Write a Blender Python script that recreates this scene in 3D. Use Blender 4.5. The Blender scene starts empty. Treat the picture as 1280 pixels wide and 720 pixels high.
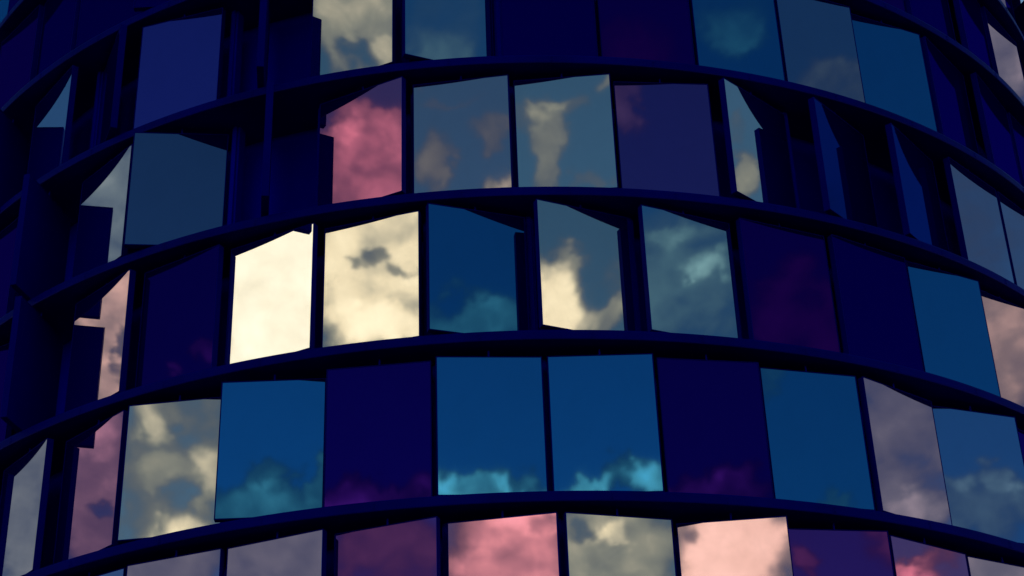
import bpy, bmesh, math, random
from mathutils import Vector, Matrix

R = 15.0                 # radius of the ledges, metres
EYE = 1.7                # height of the camera above the ground
STEP = 7.66              # degrees between two panels
STOREY = 0.2035
LEDGE_T = 0.013
PIV = 0.9812              # radius of the pivots
WID = 0.1252             # width of a panel
C = bpy.context.scene.collection

# top height of the ledge under each storey, in radii above the eye, and the turn of its row of panels
RING = {k: 1.37665 - 0.20335 * (k - 2) for k in range(-2, 7)}
RING[1] = 1.37665 + 0; RING[2] = 1.17337; RING[3] = 0.97204; RING[4] = 0.76722
RING[5] = 0.76722 - 0.2035; RING[6] = RING[5] - 0.2035; RING[0] = 1.37665 + 0.2035; RING[-1] = RING[0] + 0.2035; RING[-2] = RING[-1] + .2035
PH = {-1: -1.2, 0: -0.6, 1: 0.1, 2: 0.9, 3: 1.85, 4: 2.45, 5: 3.0, 6: 3.6}

def obj(name, bm, mat, parent=None, smooth=False):
    me = bpy.data.meshes.new(name)
    bm.normal_update(); bm.to_mesh(me); bm.free()
    o = bpy.data.objects.new(name, me); C.objects.link(o)
    if mat: me.materials.append(mat)
    if smooth:
        for p in me.polygons: p.use_smooth = True
    if parent: o.parent = parent
    return o

def box(bm, x0, x1, y0, y1, z0, z1, mtx=None, bev=0.0):
    t = bmesh.new()
    r = bmesh.ops.create_cube(t, size=1)
    for v in t.verts:
        v.co = Vector(((x0+x1)/2 + v.co.x*(x1-x0), (y0+y1)/2 + v.co.y*(y1-y0), (z0+z1)/2 + v.co.z*(z1-z0)))
    if bev: bmesh.ops.bevel(t, geom=t.edges[:], offset=bev, segments=2, affect='EDGES', profile=.5)
    if mtx: t.transform(mtx)
    me = bpy.data.meshes.new('tmp'); t.to_mesh(me); t.free(); bm.from_mesh(me); bpy.data.meshes.remove(me)

def lathe(bm, prof, n=470):
    """closed profile [(r, z)] turned about the tower axis"""
    rings = []
    for i in range(n):
        a = 2*math.pi*i/n
        rings.append([bm.verts.new((r*math.sin(a), -r*math.cos(a), z)) for r, z in prof])
    m = len(prof)
    for i in range(n):
        A, B = rings[i], rings[(i+1) % n]
        for j in range(m):
            bm.faces.new((A[j], B[j], B[(j+1) % m], A[(j+1) % m]))
    bmesh.ops.recalc_face_normals(bm, faces=bm.faces[:])

# ------------------------------------------------------------------ materials
def mat(name):
    m = bpy.data.materials.new(name); m.use_nodes = True
    nt = m.node_tree; nt.nodes.clear()
    out = nt.nodes.new('ShaderNodeOutputMaterial')
    return m, nt, out
def N(nt, t, **kw):
    n = nt.nodes.new(t)
    for k, v in kw.items():
        if k == 'inp':
            for a, b in v.items(): n.inputs[a].default_value = b
        else: setattr(n, k, v)
    return n

def metal(name, col, rough=.45, var=.35, metallic=0.0, scale=.6):
    m, nt, out = mat(name)
    p = N(nt, 'ShaderNodeBsdfPrincipled', inp={'Roughness': rough, 'Metallic': metallic, 'Specular IOR Level': .5, 'IOR': 1.10})
    tc = N(nt, 'ShaderNodeTexCoord')
    no = N(nt, 'ShaderNodeTexNoise', inp={'Scale': scale, 'Detail': 6.0, 'Roughness': .6})
    nt.links.new(tc.outputs['Object'], no.inputs['Vector'])
    mx = N(nt, 'ShaderNodeMix', data_type='RGBA')
    mx.inputs[6].default_value = (*[c*(1-var) for c in col], 1); mx.inputs[7].default_value = (*[min(1, c*(1+var)) for c in col], 1)
    nt.links.new(no.outputs['Fac'], mx.inputs[0]); nt.links.new(mx.outputs[2], p.inputs['Base Color'])
    rr = N(nt, 'ShaderNodeMapRange', inp={'From Min': .3, 'From Max': .7, 'To Min': rough-.12, 'To Max': rough+.15})
    nt.links.new(no.outputs['Fac'], rr.inputs[0]); nt.links.new(rr.outputs[0], p.inputs['Roughness'])
    nt.links.new(p.outputs[0], out.inputs[0])
    return m

mirror_cache = {}
def mirror(tint, veil=.10):
    """tinted, silvered glass: sharp reflection, faint blue body, slight waviness and a film of dust"""
    key = (tuple(tint), veil)
    if key in mirror_cache: return mirror_cache[key]
    m, nt, out = mat('tinted_mirror')
    tc = N(nt, 'ShaderNodeTexCoord')
    g = N(nt, 'ShaderNodeBsdfAnisotropic', inp={'Roughness': .03})
    wav = N(nt, 'ShaderNodeTexNoise', inp={'Scale': .55, 'Detail': 1.0})
    nt.links.new(tc.outputs['Object'], wav.inputs['Vector'])
    bp = N(nt, 'ShaderNodeBump', inp={'Strength': 1.0, 'Distance': .0022})
    nt.links.new(wav.outputs['Fac'], bp.inputs['Height']); nt.links.new(bp.outputs[0], g.inputs['Normal'])
    dirt = N(nt, 'ShaderNodeTexNoise', inp={'Scale': 1.6, 'Detail': 7.0, 'Roughness': .68, 'Distortion': .6})
    mp = N(nt, 'ShaderNodeMapping'); mp.inputs['Scale'].default_value = (1, 1, .8)
    nt.links.new(tc.outputs['Object'], mp.inputs['Vector']); nt.links.new(mp.outputs[0], dirt.inputs['Vector'])
    mr = N(nt, 'ShaderNodeMapRange', inp={'From Min': .35, 'From Max': .75, 'To Min': .02, 'To Max': .035})
    nt.links.new(dirt.outputs['Fac'], mr.inputs[0]); nt.links.new(mr.outputs[0], g.inputs['Roughness'])
    cm = N(nt, 'ShaderNodeMix', data_type='RGBA')
    cm.inputs[6].default_value = (*tint, 1); cm.inputs[7].default_value = (*[c*.95 for c in tint], 1)
    mr2 = N(nt, 'ShaderNodeMapRange', inp={'From Min': .45, 'From Max': .75})
    nt.links.new(dirt.outputs['Fac'], mr2.inputs[0]); nt.links.new(mr2.outputs[0], cm.inputs[0])
    nt.links.new(cm.outputs[2], g.inputs['Color'])
    d = N(nt, 'ShaderNodeBsdfDiffuse', inp={'Color': VEIL})
    ad = N(nt, 'ShaderNodeMixShader'); ad.inputs[0].default_value = veil
    nt.links.new(g.outputs[0], ad.inputs[1]); nt.links.new(d.outputs[0], ad.inputs[2])
    nt.links.new(ad.outputs[0], out.inputs[0])
    mirror_cache[key] = m
    return m
VEIL = (0.0, 0.0, .55, 1)
M_ledge = metal('navy_ledge_paint', (.0, .0005, .23), .36, .5)
M_post = metal('navy_post_paint', (.0, .0, .50), .5, .3)
M_edge = metal('dark_panel_edge', (.0, .0, .25), .5, .3)
M_core = metal('dark_core_render', (.0, .0, .62), .8, .3)
M_ground = metal('paving', (.03, .035, .05), .8, .3, scale=.2)

TINT = {
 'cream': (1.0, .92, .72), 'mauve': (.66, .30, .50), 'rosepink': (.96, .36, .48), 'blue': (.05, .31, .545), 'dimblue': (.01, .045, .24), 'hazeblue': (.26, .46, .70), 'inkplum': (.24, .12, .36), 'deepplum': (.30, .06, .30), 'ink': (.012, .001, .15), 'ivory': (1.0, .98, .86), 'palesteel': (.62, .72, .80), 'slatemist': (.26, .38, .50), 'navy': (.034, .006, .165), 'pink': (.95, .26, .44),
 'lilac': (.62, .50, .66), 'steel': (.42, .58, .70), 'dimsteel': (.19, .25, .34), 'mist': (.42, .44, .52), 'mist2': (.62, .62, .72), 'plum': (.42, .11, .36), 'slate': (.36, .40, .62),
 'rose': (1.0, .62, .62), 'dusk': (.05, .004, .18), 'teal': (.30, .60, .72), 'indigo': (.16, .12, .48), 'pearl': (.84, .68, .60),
}
PANELS = {
 (-1, 5): (0, 'ink', 'nearly shut blackish navy tinted mirror panel'),
 (-1, 6): (5, 'ink', 'nearly shut blackish navy tinted mirror panel'),
 (-1, -6): (0, 'navy', 'nearly shut navy tinted mirror panel'),
 (0, -7): (3, 'dusk', 'nearly shut dark purple tinted mirror panel'),
 (0, -6): (-8, 'ink', 'nearly shut blackish navy tinted mirror panel'),
 (0, -5): (6, 'ink', 'nearly shut blackish navy tinted mirror panel'),
 (0, -4): (25, 'ink', 'swung-open blackish navy tinted mirror panel'),
 (0, -3): (0, 'navy', 'nearly shut navy tinted mirror panel'),
 (0, -2): (0, 'navy', 'nearly shut navy tinted mirror panel'),
 (0, -1): (0, 'blue', 'nearly shut deep blue tinted mirror panel'),
 (0, 0): (0, 'cream', 'nearly shut cream tinted mirror panel'),
 (0, 1): (0, 'navy', 'nearly shut navy tinted mirror panel'),
 (0, 2): (5, 'ink', 'nearly shut blackish navy tinted mirror panel'),
 (0, 3): (5, 'plum', 'nearly shut plum tinted mirror panel'),
 (0, 4): (0, 'dusk', 'nearly shut dark purple tinted mirror panel'),
 (0, 5): (5, 'ink', 'nearly shut blackish navy tinted mirror panel'),
 (0, 6): (8, 'ink', 'nearly shut blackish navy tinted mirror panel'),
 (0, 7): (-4, 'lilac', 'nearly shut pinkish grey tinted mirror panel'),
 (1, -7): (-55, 'ink', 'nearly edge-on blackish navy tinted mirror panel'),
 (1, -6): (-9, 'palesteel', 'nearly shut pale blue grey tinted mirror panel'),
 (1, -5): (-32, 'steel', 'swung-open grey blue tinted mirror panel'),
 (1, -4): (9.5, 'indigo', 'nearly shut indigo tinted mirror panel'),
 (1, -3): (-64, 'ink', 'nearly edge-on dark panel opening a dark gap in the topmost whole row'),
 (1, -2): (-13, 'cream', 'nearly shut cream tinted mirror panel'),
 (1, -1): (27, 'teal', 'swung-open teal tinted mirror panel'),
 (1, 0): (-5, 'ink', 'nearly shut blackish navy tinted mirror panel'),
 (1, 1): (-3, 'dusk', 'nearly shut dark purple tinted mirror panel'),
 (1, 2): (-2, 'blue', 'nearly shut deep blue tinted mirror panel'),
 (1, 3): (-2, 'slatemist', 'nearly shut slate grey tinted mirror panel'),
 (1, 4): (-8, 'blue', 'nearly shut deep blue tinted mirror panel'),
 (1, 5): (10, 'ink', 'nearly shut blackish navy tinted mirror panel'),
 (1, 6): (6, 'ink', 'nearly shut blackish navy tinted mirror panel'),
 (2, -7): (2, 'dusk', 'nearly shut dark purple tinted mirror panel'),
 (2, -6): (-62, 'ink', 'nearly edge-on blackish navy tinted mirror panel'),
 (2, -5): (-12, 'palesteel', 'nearly shut pale blue grey tinted mirror panel'),
 (2, -4): (32, 'dimsteel', 'swung-open dull slate blue tinted mirror panel'),
 (2, -3): (-63, 'ink', 'nearly edge-on dark panel opening a dark gap left of the pink panel'),
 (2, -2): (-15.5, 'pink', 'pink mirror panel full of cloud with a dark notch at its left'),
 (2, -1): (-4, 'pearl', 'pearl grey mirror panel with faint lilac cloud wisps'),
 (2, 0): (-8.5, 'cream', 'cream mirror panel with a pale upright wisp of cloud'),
 (2, 1): (-6.5, 'inkplum', 'nearly shut inky plum tinted mirror panel'),
 (2, 2): (24, 'cream', 'narrow pale mirror panel swung far open beside dark gap'),
 (2, 3): (21.5, 'dimblue', 'swung-open dark blue tinted mirror panel'),
 (2, 4): (17, 'dimblue', 'swung-open dark blue tinted mirror panel'),
 (2, 5): (3, 'mist', 'nearly shut dull grey blue tinted mirror panel'),
 (2, 6): (-3, 'mist', 'nearly shut dull grey blue tinted mirror panel'),
 (3, -7): (15, 'dusk', 'swung-open dark purple tinted mirror panel'),
 (3, -6): (-62, 'ink', 'nearly edge-on blackish navy tinted mirror panel'),
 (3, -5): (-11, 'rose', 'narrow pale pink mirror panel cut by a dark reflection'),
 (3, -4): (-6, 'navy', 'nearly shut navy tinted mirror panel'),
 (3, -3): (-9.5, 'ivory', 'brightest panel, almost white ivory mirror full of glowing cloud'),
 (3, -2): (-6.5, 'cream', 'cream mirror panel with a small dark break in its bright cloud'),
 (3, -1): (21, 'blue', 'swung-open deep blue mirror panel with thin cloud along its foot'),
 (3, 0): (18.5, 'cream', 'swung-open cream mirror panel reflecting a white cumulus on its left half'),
 (3, 1): (11, 'teal', 'teal mirror panel with pale wisps of cloud'),
 (3, 2): (3.5, 'dusk', 'nearly shut dark purple tinted mirror panel'),
 (3, 3): (3.5, 'ink', 'nearly shut blackish navy tinted mirror panel'),
 (3, 4): (-7, 'blue', 'nearly shut deep blue tinted mirror panel'),
 (3, 5): (-6, 'rose', 'nearly shut pale pink tinted mirror panel'),
 (4, -6): (-10, 'mist2', 'nearly shut pale grey tinted mirror panel'),
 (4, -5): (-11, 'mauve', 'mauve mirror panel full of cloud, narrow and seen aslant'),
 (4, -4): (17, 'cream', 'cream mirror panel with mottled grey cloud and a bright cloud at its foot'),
 (4, -3): (16.5, 'blue', 'deep blue mirror panel with teal cloud heap in its lower third'),
 (4, -2): (3, 'navy', 'nearly shut navy tinted mirror panel'),
 (4, -1): (6, 'blue', 'deep blue mirror panel with a low teal cloud line, left of its blue twin'),
 (4, 0): (-5.3, 'blue', 'deep blue mirror panel with a bright cloud top at its foot, right of its blue twin'),
 (4, 1): (-4, 'navy', 'nearly shut navy tinted mirror panel'),
 (4, 2): (-6.5, 'blue', 'nearly shut deep blue tinted mirror panel'),
 (4, 3): (8.5, 'lilac', 'nearly shut pinkish grey tinted mirror panel'),
 (4, 4): (-16.5, 'hazeblue', 'swung-open hazy blue tinted mirror panel'),
 (4, 5): (0, 'navy', 'nearly shut navy tinted mirror panel'),
 (5, -5): (0, 'lilac', 'nearly shut pinkish grey tinted mirror panel'),
 (5, -4): (3.5, 'lilac', 'nearly shut pinkish grey tinted mirror panel'),
 (5, -3): (-6.5, 'lilac', 'nearly shut pinkish grey tinted mirror panel'),
 (5, -2): (-11, 'plum', 'nearly shut plum tinted mirror panel'),
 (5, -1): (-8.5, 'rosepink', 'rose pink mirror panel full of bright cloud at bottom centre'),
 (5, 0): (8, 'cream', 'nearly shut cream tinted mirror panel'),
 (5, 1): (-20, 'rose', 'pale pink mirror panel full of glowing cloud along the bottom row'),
 (5, 2): (-13, 'deepplum', 'nearly shut deep plum tinted mirror panel'),
 (5, 3): (4.5, 'pink', 'nearly shut pink tinted mirror panel'),
 (5, 4): (-8, 'lilac', 'nearly shut pinkish grey tinted mirror panel'),
 (1, 7): (-4, 'ink', 'nearly shut blackish navy tinted mirror panel'),
 (4, -7): (-5, 'ink', 'nearly shut blackish navy tinted mirror panel'),
 (-1, 7): (-4, 'rose', 'nearly shut pale pink tinted mirror panel'),
 (-1, 8): (0, 'ink', 'nearly shut blackish navy tinted mirror panel'),
 (0, 8): (0, 'ink', 'nearly shut blackish navy tinted mirror panel'),
}
MULL = {-1: (5, 8), 0: (-7, 8), 1: (-7, 8), 2: (-7, 8), 3: (-7, 7), 4: (-6, 6), 5: (-5, 6)}
# clouds: bearing, height, half-widths in degrees, thickness
CLOUDS = [
 (-54.53, 38.96, 2.56, 1.72, 0.62),
 (-54.61, 37.87, 0.74, 0.40, -0.40),
 (-53.19, 37.94, 0.60, 0.37, 0.25),
 (44.30, 38.59, 2.03, 1.59, 0.22),
 (22.01, 37.15, 2.66, 1.59, 0.30),
 (44.23, 38.02, 1.51, 0.93, 0.20),
 (63.44, 35.31, 1.95, 1.06, 0.35),
 (-105.85, 32.74, 1.89, 2.12, 0.50),
 (-57.36, 34.01, 2.40, 2.12, 0.75),
 (-58.67, 35.56, 0.72, 0.66, 0.25),
 (-56.91, 36.25, 0.99, 0.48, -0.50),
 (-16.50, 34.15, 0.77, 0.93, 0.36),
 (-13.50, 33.30, 0.95, 0.48, 0.70),
 (-15.97, 36.59, 1.32, 0.21, 0.25),
 (-14.39, 35.17, 0.81, 0.53, 0.30),
 (-5.53, 34.42, 0.64, 1.99, 0.40),
 (-4.62, 35.83, 0.98, 0.32, 0.28),
 (-6.27, 35.51, 0.65, 0.53, 0.25),
 (-3.69, 33.40, 0.95, 0.27, 0.30),
 (-3.24, 36.66, 0.46, 0.37, 0.35),
 (16.65, 35.84, 0.72, 1.19, 0.45),
 (97.56, 32.93, 0.95, 0.79, 0.55),
 (97.30, 34.41, 0.39, 0.53, 0.20),
 (109.93, 30.84, 2.16, 2.38, 0.22),
 (114.33, 29.86, 1.83, 2.38, 0.20),
 (-101.63, 28.35, 2.11, 2.92, 0.78),
 (-101.59, 27.45, 0.36, 0.58, -0.50),
 (-74.36, 27.57, 0.30, 0.21, 0.60),
 (-73.01, 27.65, 0.42, 0.37, 0.70),
 (-62.22, 29.98, 3.37, 3.98, 1.40),
 (-37.27, 30.58, 3.39, 2.92, 1.05),
 (-36.95, 28.73, 2.42, 0.66, 0.40),
 (-37.28, 31.06, 0.43, 0.32, -0.60),
 (-38.19, 30.84, 0.43, 0.21, -0.50),
 (-36.35, 30.77, 0.43, 0.21, -0.50),
 (36.68, 28.70, 2.72, 1.01, 0.60),
 (36.47, 29.90, 0.55, 0.32, 0.30),
 (49.91, 29.28, 1.46, 1.91, 1.15),
 (52.00, 28.77, 0.76, 0.66, 0.45),
 (55.30, 29.89, 2.75, 2.65, 0.40),
 (56.25, 30.21, 0.67, 0.37, 0.35),
 (55.01, 31.51, 0.78, 0.40, 0.20),
 (59.90, 28.16, 1.80, 1.99, 0.42),
 (93.73, 26.43, 1.78, 2.65, 0.60),
 (-116.01, 22.54, 1.72, 3.18, 0.55),
 (-100.47, 23.20, 1.73, 3.18, 0.55),
 (-100.42, 22.69, 0.40, 0.53, -0.35),
 (-100.77, 24.84, 0.58, 0.66, 0.15),
 (-26.72, 23.84, 2.61, 3.44, 0.36),
 (-27.68, 25.34, 0.59, 0.85, 0.38),
 (-25.94, 23.87, 0.46, 1.01, 0.35),
 (-27.26, 23.55, 0.72, 0.53, 0.20),
 (-26.24, 24.89, 0.58, 0.53, -0.12),
 (-26.53, 23.07, 0.72, 0.32, -0.12),
 (-26.71, 21.84, 1.14, 0.64, 0.60),
 (-8.98, 22.53, 2.58, 1.06, 0.62),
 (-9.32, 23.95, 0.72, 0.58, 0.45),
 (-7.33, 23.72, 0.43, 0.53, 0.55),
 (-17.57, 22.90, 2.45, 0.69, 0.68),
 (-15.01, 23.20, 0.72, 0.40, 0.50),
 (-17.72, 23.60, 0.35, 0.27, 0.30),
 (8.32, 23.26, 2.31, 0.42, 0.95),
 (6.89, 23.58, 0.58, 0.32, 0.60),
 (9.19, 23.66, 0.72, 0.37, 0.60),
 (4.33, 23.14, 0.98, 0.32, 1.00),
 (6.20, 23.30, 1.27, 0.64, 0.55),
 (26.92, 22.74, 2.59, 0.58, 0.68),
 (27.69, 23.28, 0.58, 0.37, 0.30),
 (39.80, 26.19, 0.74, 0.79, 0.35),
 (40.78, 21.92, 1.71, 0.32, 0.40),
 (89.14, 23.65, 2.31, 3.18, 0.42),
 (89.61, 21.53, 1.28, 0.79, 0.25),
 (57.10, 21.64, 2.28, 1.06, 0.40),
 (56.28, 22.26, 0.46, 0.27, 0.25),
 (57.66, 22.46, 0.52, 0.48, 0.30),
 (-54.10, 21.24, 3.70, 1.85, 0.50),
 (-43.33, 21.39, 2.28, 1.59, 0.42),
 (-19.08, 21.32, 2.56, 1.85, 0.85),
 (33.17, 21.15, 2.56, 1.85, 0.60),
 (33.07, 21.73, 0.51, 0.32, 0.40),
 (31.95, 21.87, 0.46, 0.37, -0.35),
 (125.90, 35.33, 1.95, 1.85, 0.60),
 (-3.48, 20.89, 2.55, 1.85, 1.25),
 (-5.23, 21.54, 0.34, 0.37, -0.60),
 (28.13, 20.44, 0.57, 0.66, 0.55),
 (81.90, 19.89, 0.99, 0.58, 0.90),
 (83.33, 20.44, 0.57, 0.53, 0.30),
 (75.32, 19.47, 2.25, 1.59, 0.60),
]


# ------------------------------------------------------------------ ground
bm = bmesh.new()
bmesh.ops.create_grid(bm, x_segments=40, y_segments=40, size=3000)
g = obj('ground', bm, M_ground); g['kind'] = 'structure'

# ------------------------------------------------------------------ the tower
tower = bpy.data.objects.new('round_tower', None); C.objects.link(tower)
tower['label'] = 'round tower of dark navy ledges clad in pivoting tinted mirror panels reflecting clouds'
tower['category'] = 'building'

def zk(k): return EYE + R*RING[k]
ZBOT = 0.0
for k in range(-2, 6):
    z = zk(k)
    bm = bmesh.new()
    t = R*LEDGE_T
    # ledge: bevelled outer lip, a shallow drip groove in the soffit
    prof = [(R*.905, z), (R-.035, z), (R-.008, z-.008), (R, z-.035), (R, z-t+.025), (R-.006, z-t+.006), (R-.03, z-t),
            (R*.905, z-t)]
    lathe(bm, prof)
    # cover straps over the joints between ledge sections, two bolts each
    for i in range(47):
        a = math.radians(PH.get(k, 0) + STEP*(i+.5)) if i < 46 else math.radians(PH.get(k, 0) + STEP*46.5)
        mt = Matrix.Translation((0, 0, z-t)) @ Matrix.Rotation(a, 4, 'Z') @ Matrix.Translation((0, -R, 0))
        box(bm, -.035, .035, -.004, .02, .03, t-.04, mt, .001)
        for dz in (.06, t-.07):
            bmesh.ops.create_cone(bm, cap_ends=True, segments=6, radius1=.012, radius2=.012, depth=.02, matrix=mt @ Matrix.Translation((0, -.005, dz)) @ Matrix.Rotation(math.pi/2, 4, 'X'))
    obj('ledge', bm, M_ledge, tower)
bm = bmesh.new()
lathe(bm, [(R*.905-.004, 0), (R*.905-.004, zk(-2)+2), (R*.2, zk(-2)+2), (R*.2, 0)], 188)
obj('core_wall', bm, M_core, tower)
# lower storeys down to the ground
bm = bmesh.new()
zz = zk(5)-.3
lathe(bm, [(R*.985, .0), (R*.985, zz-2.2), (R*.91, zz-2.2), (R*.91, 0)], 188)
obj('plinth_wall', bm, M_post, tower)

# one mullion mesh, copied
H0 = R*(STOREY-LEDGE_T)
def frame_at(th):
    a = math.radians(th)
    return Vector((math.sin(a), -math.cos(a), 0)), a
bm = bmesh.new()
box(bm, -.09, .09, .0, .22, 0.002, H0-.002, bev=.012)
box(bm, -.045, .045, -.05, -.002, 0.004, H0-.004, bev=.008)
MUL = bpy.data.meshes.new('mullion'); bm.to_mesh(MUL); bm.free(); MUL.materials.append(M_post)

PH_W = R*WID
Z0P = .055                      # gap under the panel
def panel_meshes(w, hgt):
    """glass with a slim edge frame on a tray; local x along the panel, -y outward, z up from the panel foot"""
    bm = bmesh.new()
    e = .018
    box(bm, -w/2+e, w/2-e, -.012, .012, e, hgt-e, bev=.003)
    return bm
def frame_mesh(w, hgt):
    bm = bmesh.new(); e = .018; d0, d1 = -.018, .12
    box(bm, -w/2, -w/2+e-.001, d0, d1, 0, hgt, bev=.004)
    box(bm, w/2-e+.001, w/2, d0, d1, 0, hgt, bev=.004)
    box(bm, -w/2+e, w/2-e, d0, d1, 0, e-.001, bev=.004)
    box(bm, -w/2+e, w/2-e, d0, d1, hgt-e+.001, hgt, bev=.004)
    box(bm, -w/2+e+.002, w/2-e-.002, .02, .115, e+.002, hgt-e-.002)
    return bm
def pivot_mesh(z0, z1):
    bm = bmesh.new()
    bmesh.ops.create_cone(bm, cap_ends=True, segments=14, radius1=.018, radius2=.018, depth=z1-z0, matrix=Matrix.Translation((0, .07, (z0+z1)/2)))
    return bm
HP = H0 - .15 - Z0P             # panel height: leaves the gap that shows at its head
fm = frame_mesh(PH_W, HP); FR = bpy.data.meshes.new('edge_frame'); fm.to_mesh(FR); fm.free(); FR.materials.append(M_edge)
pm = pivot_mesh(-Z0P+.003, -.001); PV = bpy.data.meshes.new('pivot'); pm.to_mesh(PV); pm.free(); PV.materials.append(M_post)
pm = pivot_mesh(HP+.001, HP+.15-.003); PW = bpy.data.meshes.new('pivot_head'); pm.to_mesh(PW); pm.free(); PW.materials.append(M_post)
gl = {}
def glass(tint):
    if tint not in gl:
        b = panel_meshes(PH_W, HP); me = bpy.data.meshes.new('mirror_panel'); b.to_mesh(me); b.free()
        me.materials.append(mirror(TINT[tint] if isinstance(tint, str) else tint)); gl[tint] = me
    return gl[tint]
def place_panel(k, s, yaw, tint, label=None, tilt=0.0):
    th = PH[k] + STEP*(s+.5)
    n, a = frame_at(th)
    o = bpy.data.objects.new('mirror_panel', glass(tint)); C.objects.link(o); o.parent = tower
    o.location = n*R*PIV + Vector((0, 0, zk(k)+Z0P)); o.rotation_euler = (math.radians(tilt), 0, a+math.radians(yaw))
    if label: o['label'] = label
    for nm, me in (('edge_frame', FR), ('pivot', PV), ('pivot', PW)):
        c = bpy.data.objects.new(nm, me); C.objects.link(c); c.parent = o
    return o
def place_mullion(k, s):
    n, a = frame_at(PH[k]+STEP*s)
    o = bpy.data.objects.new('mullion', MUL); C.objects.link(o); o.parent = tower
    o.location = n*R*.948 + Vector((0, 0, zk(k))); o.rotation_euler = (0, 0, a)

random.seed(4)
SHOWN = {-1: (-7, 8), 0: (-7, 8), 1: (-7, 8), 2: (-7, 8), 3: (-7, 7), 4: (-7, 6), 5: (-6, 6)}
rest = {}
names = list(TINT)
for k in range(-1, 6):
    for s in range(-23, 24):
        key = (k, s)
        if key in PANELS:
            yaw, tint, label = PANELS[key]
            place_panel(k, s, yaw, tint, label)
        else:
            rest.setdefault(random.choice(['cream', 'blue', 'navy', 'pink', 'slate']), []).append((k, s, random.choice((random.uniform(-12, 12), random.uniform(-40, 40)))))
for k in range(-1, 6):
    lo, hi = MULL.get(k, (-6, 7))
    for s in range(lo, hi): place_mullion(k, s)

# all the panels and posts round the far side and outside the picture: one mass each
bm = bmesh.new(); mats = []; 
me_all = bpy.data.meshes.new('mirror_panels_beyond')
for tint, lst in rest.items():
    mats.append(mirror(TINT[tint])); idx = len(mats)-1
    for k, s, yaw in lst:
        n, a = frame_at(PH[k]+STEP*(s+.5))
        f0 = len(bm.faces)
        bm.from_mesh(glass(tint))
        bm.verts.ensure_lookup_table(); bm.faces.ensure_lookup_table()
        vs = set()
        for f in bm.faces[f0:]:
            f.material_index = idx; vs.update(f.verts)
        bmesh.ops.transform(bm, matrix=Matrix.Translation(n*R*PIV+Vector((0, 0, zk(k)+Z0P))) @ Matrix.Rotation(a+math.radians(yaw), 4, 'Z'), verts=list(vs))
bm.to_mesh(me_all); bm.free()
for m in mats: me_all.materials.append(m)
o = bpy.data.objects.new('mirror_panel_mass', me_all); C.objects.link(o); o.parent = tower; o['kind'] = 'stuff'
bm = bmesh.new()
for k in range(-1, 6):
    lo, hi = MULL.get(k, (-6, 7))
    for s in range(-23, 24):
        if lo <= s < hi: continue
        n, a = frame_at(PH[k]+STEP*s)
        box(bm, -.09, .09, 0, .22, .002, H0-.002, Matrix.Translation(n*R*.948+Vector((0, 0, zk(k)))) @ Matrix.Rotation(a, 4, 'Z'))
o = obj('mullion_mass', bm, M_post, tower); o['kind'] = 'stuff'

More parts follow.
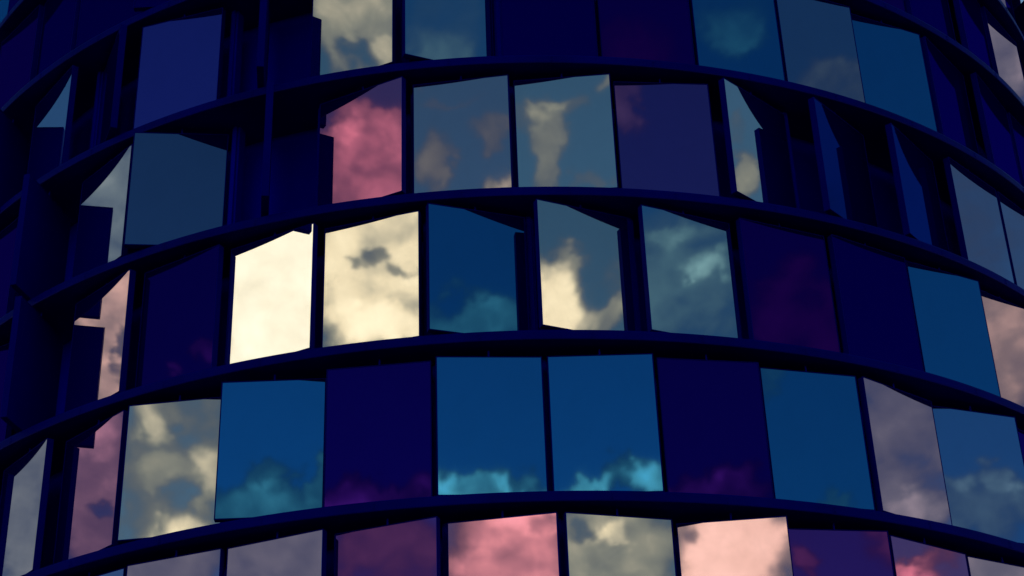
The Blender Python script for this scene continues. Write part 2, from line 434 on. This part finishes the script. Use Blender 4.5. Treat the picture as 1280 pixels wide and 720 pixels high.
# ------------------------------------------------------------------ sky
def build_world():
    w = bpy.data.worlds.new('World'); bpy.context.scene.world = w; w.use_nodes = True
    nt = w.node_tree; nt.nodes.clear(); L = nt.links.new
    out = N(nt, 'ShaderNodeOutputWorld'); bg = N(nt, 'ShaderNodeBackground', inp={'Strength': .10})
    sky = N(nt, 'ShaderNodeTexSky', sky_type='NISHITA', sun_disc=False, sun_elevation=math.radians(SUN_EL), sun_rotation=math.radians(SUN_ROT), air_density=1.0, dust_density=.4, ozone_density=2.5)
    tc = N(nt, 'ShaderNodeTexCoord')
    sep = N(nt, 'ShaderNodeSeparateXYZ'); L(tc.outputs['Generated'], sep.inputs[0])
    def M(op, a, b=None, c=None, clamp=False):
        n = N(nt, 'ShaderNodeMath', operation=op, use_clamp=clamp)
        for i, v in enumerate((a, b, c)):
            if v is None: continue
            if isinstance(v, (int, float)): n.inputs[i].default_value = v
            else: L(v, n.inputs[i])
        return n.outputs[0]
    # bearing from south (the side the tower front faces) and height, both in degrees
    ny = M('MULTIPLY', sep.outputs[1], -1.0)
    az = M('MULTIPLY', M('ARCTAN2', sep.outputs[0], ny), 57.29578)
    el = M('MULTIPLY', M('ARCSINE', sep.outputs[2]), 57.29578)
    # billows: direction noise, two octave families
    def noise(scale, detail, rough, dist=0.0, off=0.0):
        mp = N(nt, 'ShaderNodeMapping'); mp.inputs['Location'].default_value = (off, off*.7, off*1.3); mp.inputs['Scale'].default_value = (1, 1, 1.25)
        L(tc.outputs['Generated'], mp.inputs[0])
        n = N(nt, 'ShaderNodeTexNoise', inp={'Scale': scale, 'Detail': detail, 'Roughness': rough, 'Distortion': dist})
        L(mp.outputs[0], n.inputs['Vector']); return n
    w1 = noise(28, 7, .62, 0, 3.1); w2 = noise(28, 7, .62, 0, 9.7)
    WA = 3.8
    azw = M('ADD', az, M('MULTIPLY', M('SUBTRACT', w1.outputs['Fac'], .5), WA))
    elw = M('ADD', el, M('MULTIPLY', M('SUBTRACT', w2.outputs['Fac'], .5), WA))
    cmb = N(nt, 'ShaderNodeCombineXYZ'); L(azw, cmb.inputs[0]); L(elw, cmb.inputs[1])
    total = None
    for (a0, e0, ra, re, amp) in CLOUDS:
        s1 = N(nt, 'ShaderNodeVectorMath', operation='SUBTRACT'); L(cmb.outputs[0], s1.inputs[0]); s1.inputs[1].default_value = (a0, e0, 0)
        s2 = N(nt, 'ShaderNodeVectorMath', operation='MULTIPLY'); L(s1.outputs[0], s2.inputs[0]); s2.inputs[1].default_value = (1/ra, 1/re, 0)
        dt = N(nt, 'ShaderNodeVectorMath', operation='LENGTH'); L(s2.outputs[0], dt.inputs[0])
        mr = N(nt, 'ShaderNodeMapRange', interpolation_type='SMOOTHSTEP', inp={'From Min': 1.35, 'From Max': .6, 'To Min': 0.0, 'To Max': amp})
        L(dt.outputs['Value'], mr.inputs[0])
        total = mr.outputs[0] if total is None else M('ADD', total, mr.outputs[0])
    if total is None: total = M('MULTIPLY', az, 0.0)
    # general field outside the placed clouds: bank near the horizon
    n2 = noise(38, 9, .62, .25, 5.2)
    bank = N(nt, 'ShaderNodeMapRange', interpolation_type='SMOOTHSTEP', inp={'From Min': 17.0, 'From Max': 9.0, 'To Min': 0.0, 'To Max': .9}); L(elw, bank.inputs[0])
    F = M('ADD', total, bank.outputs[0])
    # texture grows with the cloud
    tex = M('SUBTRACT', n2.outputs['Fac'], .5)
    amp = M('ADD', .10, M('MULTIPLY', M('MINIMUM', M('MAXIMUM', F, 0.0), .9), 1.45))
    F2 = M('ADD', F, M('MULTIPLY', tex, amp))
    ramp = N(nt, 'ShaderNodeValToRGB'); cr = ramp.color_ramp
    stops = RAMP
    cr.elements[0].position = stops[0][0]; cr.elements[0].color = (*stops[0][1], 1)
    cr.elements[1].position = stops[-1][0]; cr.elements[1].color = (*stops[-1][1], 1)
    for pz, cc in stops[1:-1]:
        e = cr.elements.new(pz); e.color = (*cc, 1)
    half = M('MULTIPLY', F2, .5, clamp=True)
    L(half, ramp.inputs[0])
    den = N(nt, 'ShaderNodeMapRange', interpolation_type='SMOOTHSTEP', inp={'From Min': 0.06, 'From Max': .42}); L(F2, den.inputs[0])
    bl = N(nt, 'ShaderNodeMix', data_type='RGBA')
    sc = N(nt, 'ShaderNodeVectorMath', operation='SCALE'); L(ramp.outputs[0], sc.inputs[0]); sc.inputs['Scale'].default_value = 10.0
    sk = N(nt, 'ShaderNodeVectorMath', operation='MULTIPLY'); L(sky.outputs[0], sk.inputs[0]); sk.inputs[1].default_value = SKYGAIN
    L(den.outputs[0], bl.inputs[0]); L(sk.outputs[0], bl.inputs[6]); L(sc.outputs[0], bl.inputs[7])
    L(bl.outputs[2], bg.inputs[0]); L(bg.outputs[0], out.inputs[0])
    w.cycles.sampling_method = 'MANUAL'; w.cycles.sample_map_resolution = 512
SUN_EL, SUN_ROT = 24, 20
SKYGAIN = (.38, .62, .74)
RAMP = [(0, (.04, .07, .14)), (.15, (.08, .11, .17)), (.3, (.23, .26, .27)), (.42, (.52, .51, .46)), (.54, (.96, .88, .72)), (.68, (1.15, 1.07, .90)), (1, (1.4, 1.35, 1.2))]
build_world()

# sun low behind the tower: its front stands in shade
sd = bpy.data.lights.new('sun', 'SUN'); sd.energy = 2.0; sd.angle = math.radians(.6); sd.color = (1, .93, .82)
so = bpy.data.objects.new('sun', sd); C.objects.link(so)
e, r_ = math.radians(SUN_EL), math.radians(SUN_ROT)
sv = Vector((math.sin(r_)*math.cos(e), math.cos(r_)*math.cos(e), math.sin(e)))
so.rotation_euler = sv.to_track_quat('Z', 'Y').to_euler()

# ------------------------------------------------------------------ camera
D, PITCH, YAW, ROLL, FPX = 2.78306, .523412, .003657, -.037038, 2160.75
cy, sy, cp, sp = math.cos(YAW), math.sin(YAW), math.cos(PITCH), math.sin(PITCH)
fw = Vector((sy*cp, cy*cp, sp)); r0 = Vector((cy, -sy, 0)); u0 = r0.cross(fw)
r1 = r0*math.cos(ROLL)+u0*math.sin(ROLL); u1 = -r0*math.sin(ROLL)+u0*math.cos(ROLL)
cd = bpy.data.cameras.new('camera'); co = bpy.data.objects.new('camera', cd); C.objects.link(co)
cd.sensor_width = 36; cd.lens = FPX/1280*36; cd.clip_end = 20000; cd.clip_start = .1
co.matrix_world = Matrix.Translation((0, -D*R, EYE)) @ Matrix((r1, u1, -fw)).transposed().to_4x4()
sc = bpy.context.scene; sc.camera = co
vs = sc.view_settings; sc.display_settings.display_device = 'sRGB'
vs.view_transform = 'Standard'; vs.look = 'None'; vs.exposure = 0; vs.gamma = 1; vs.use_curve_mapping = False
sc.cycles.use_denoising = True; sc.cycles.max_bounces = 8; sc.cycles.glossy_bounces = 6
sc.cycles.sample_clamp_indirect = 4
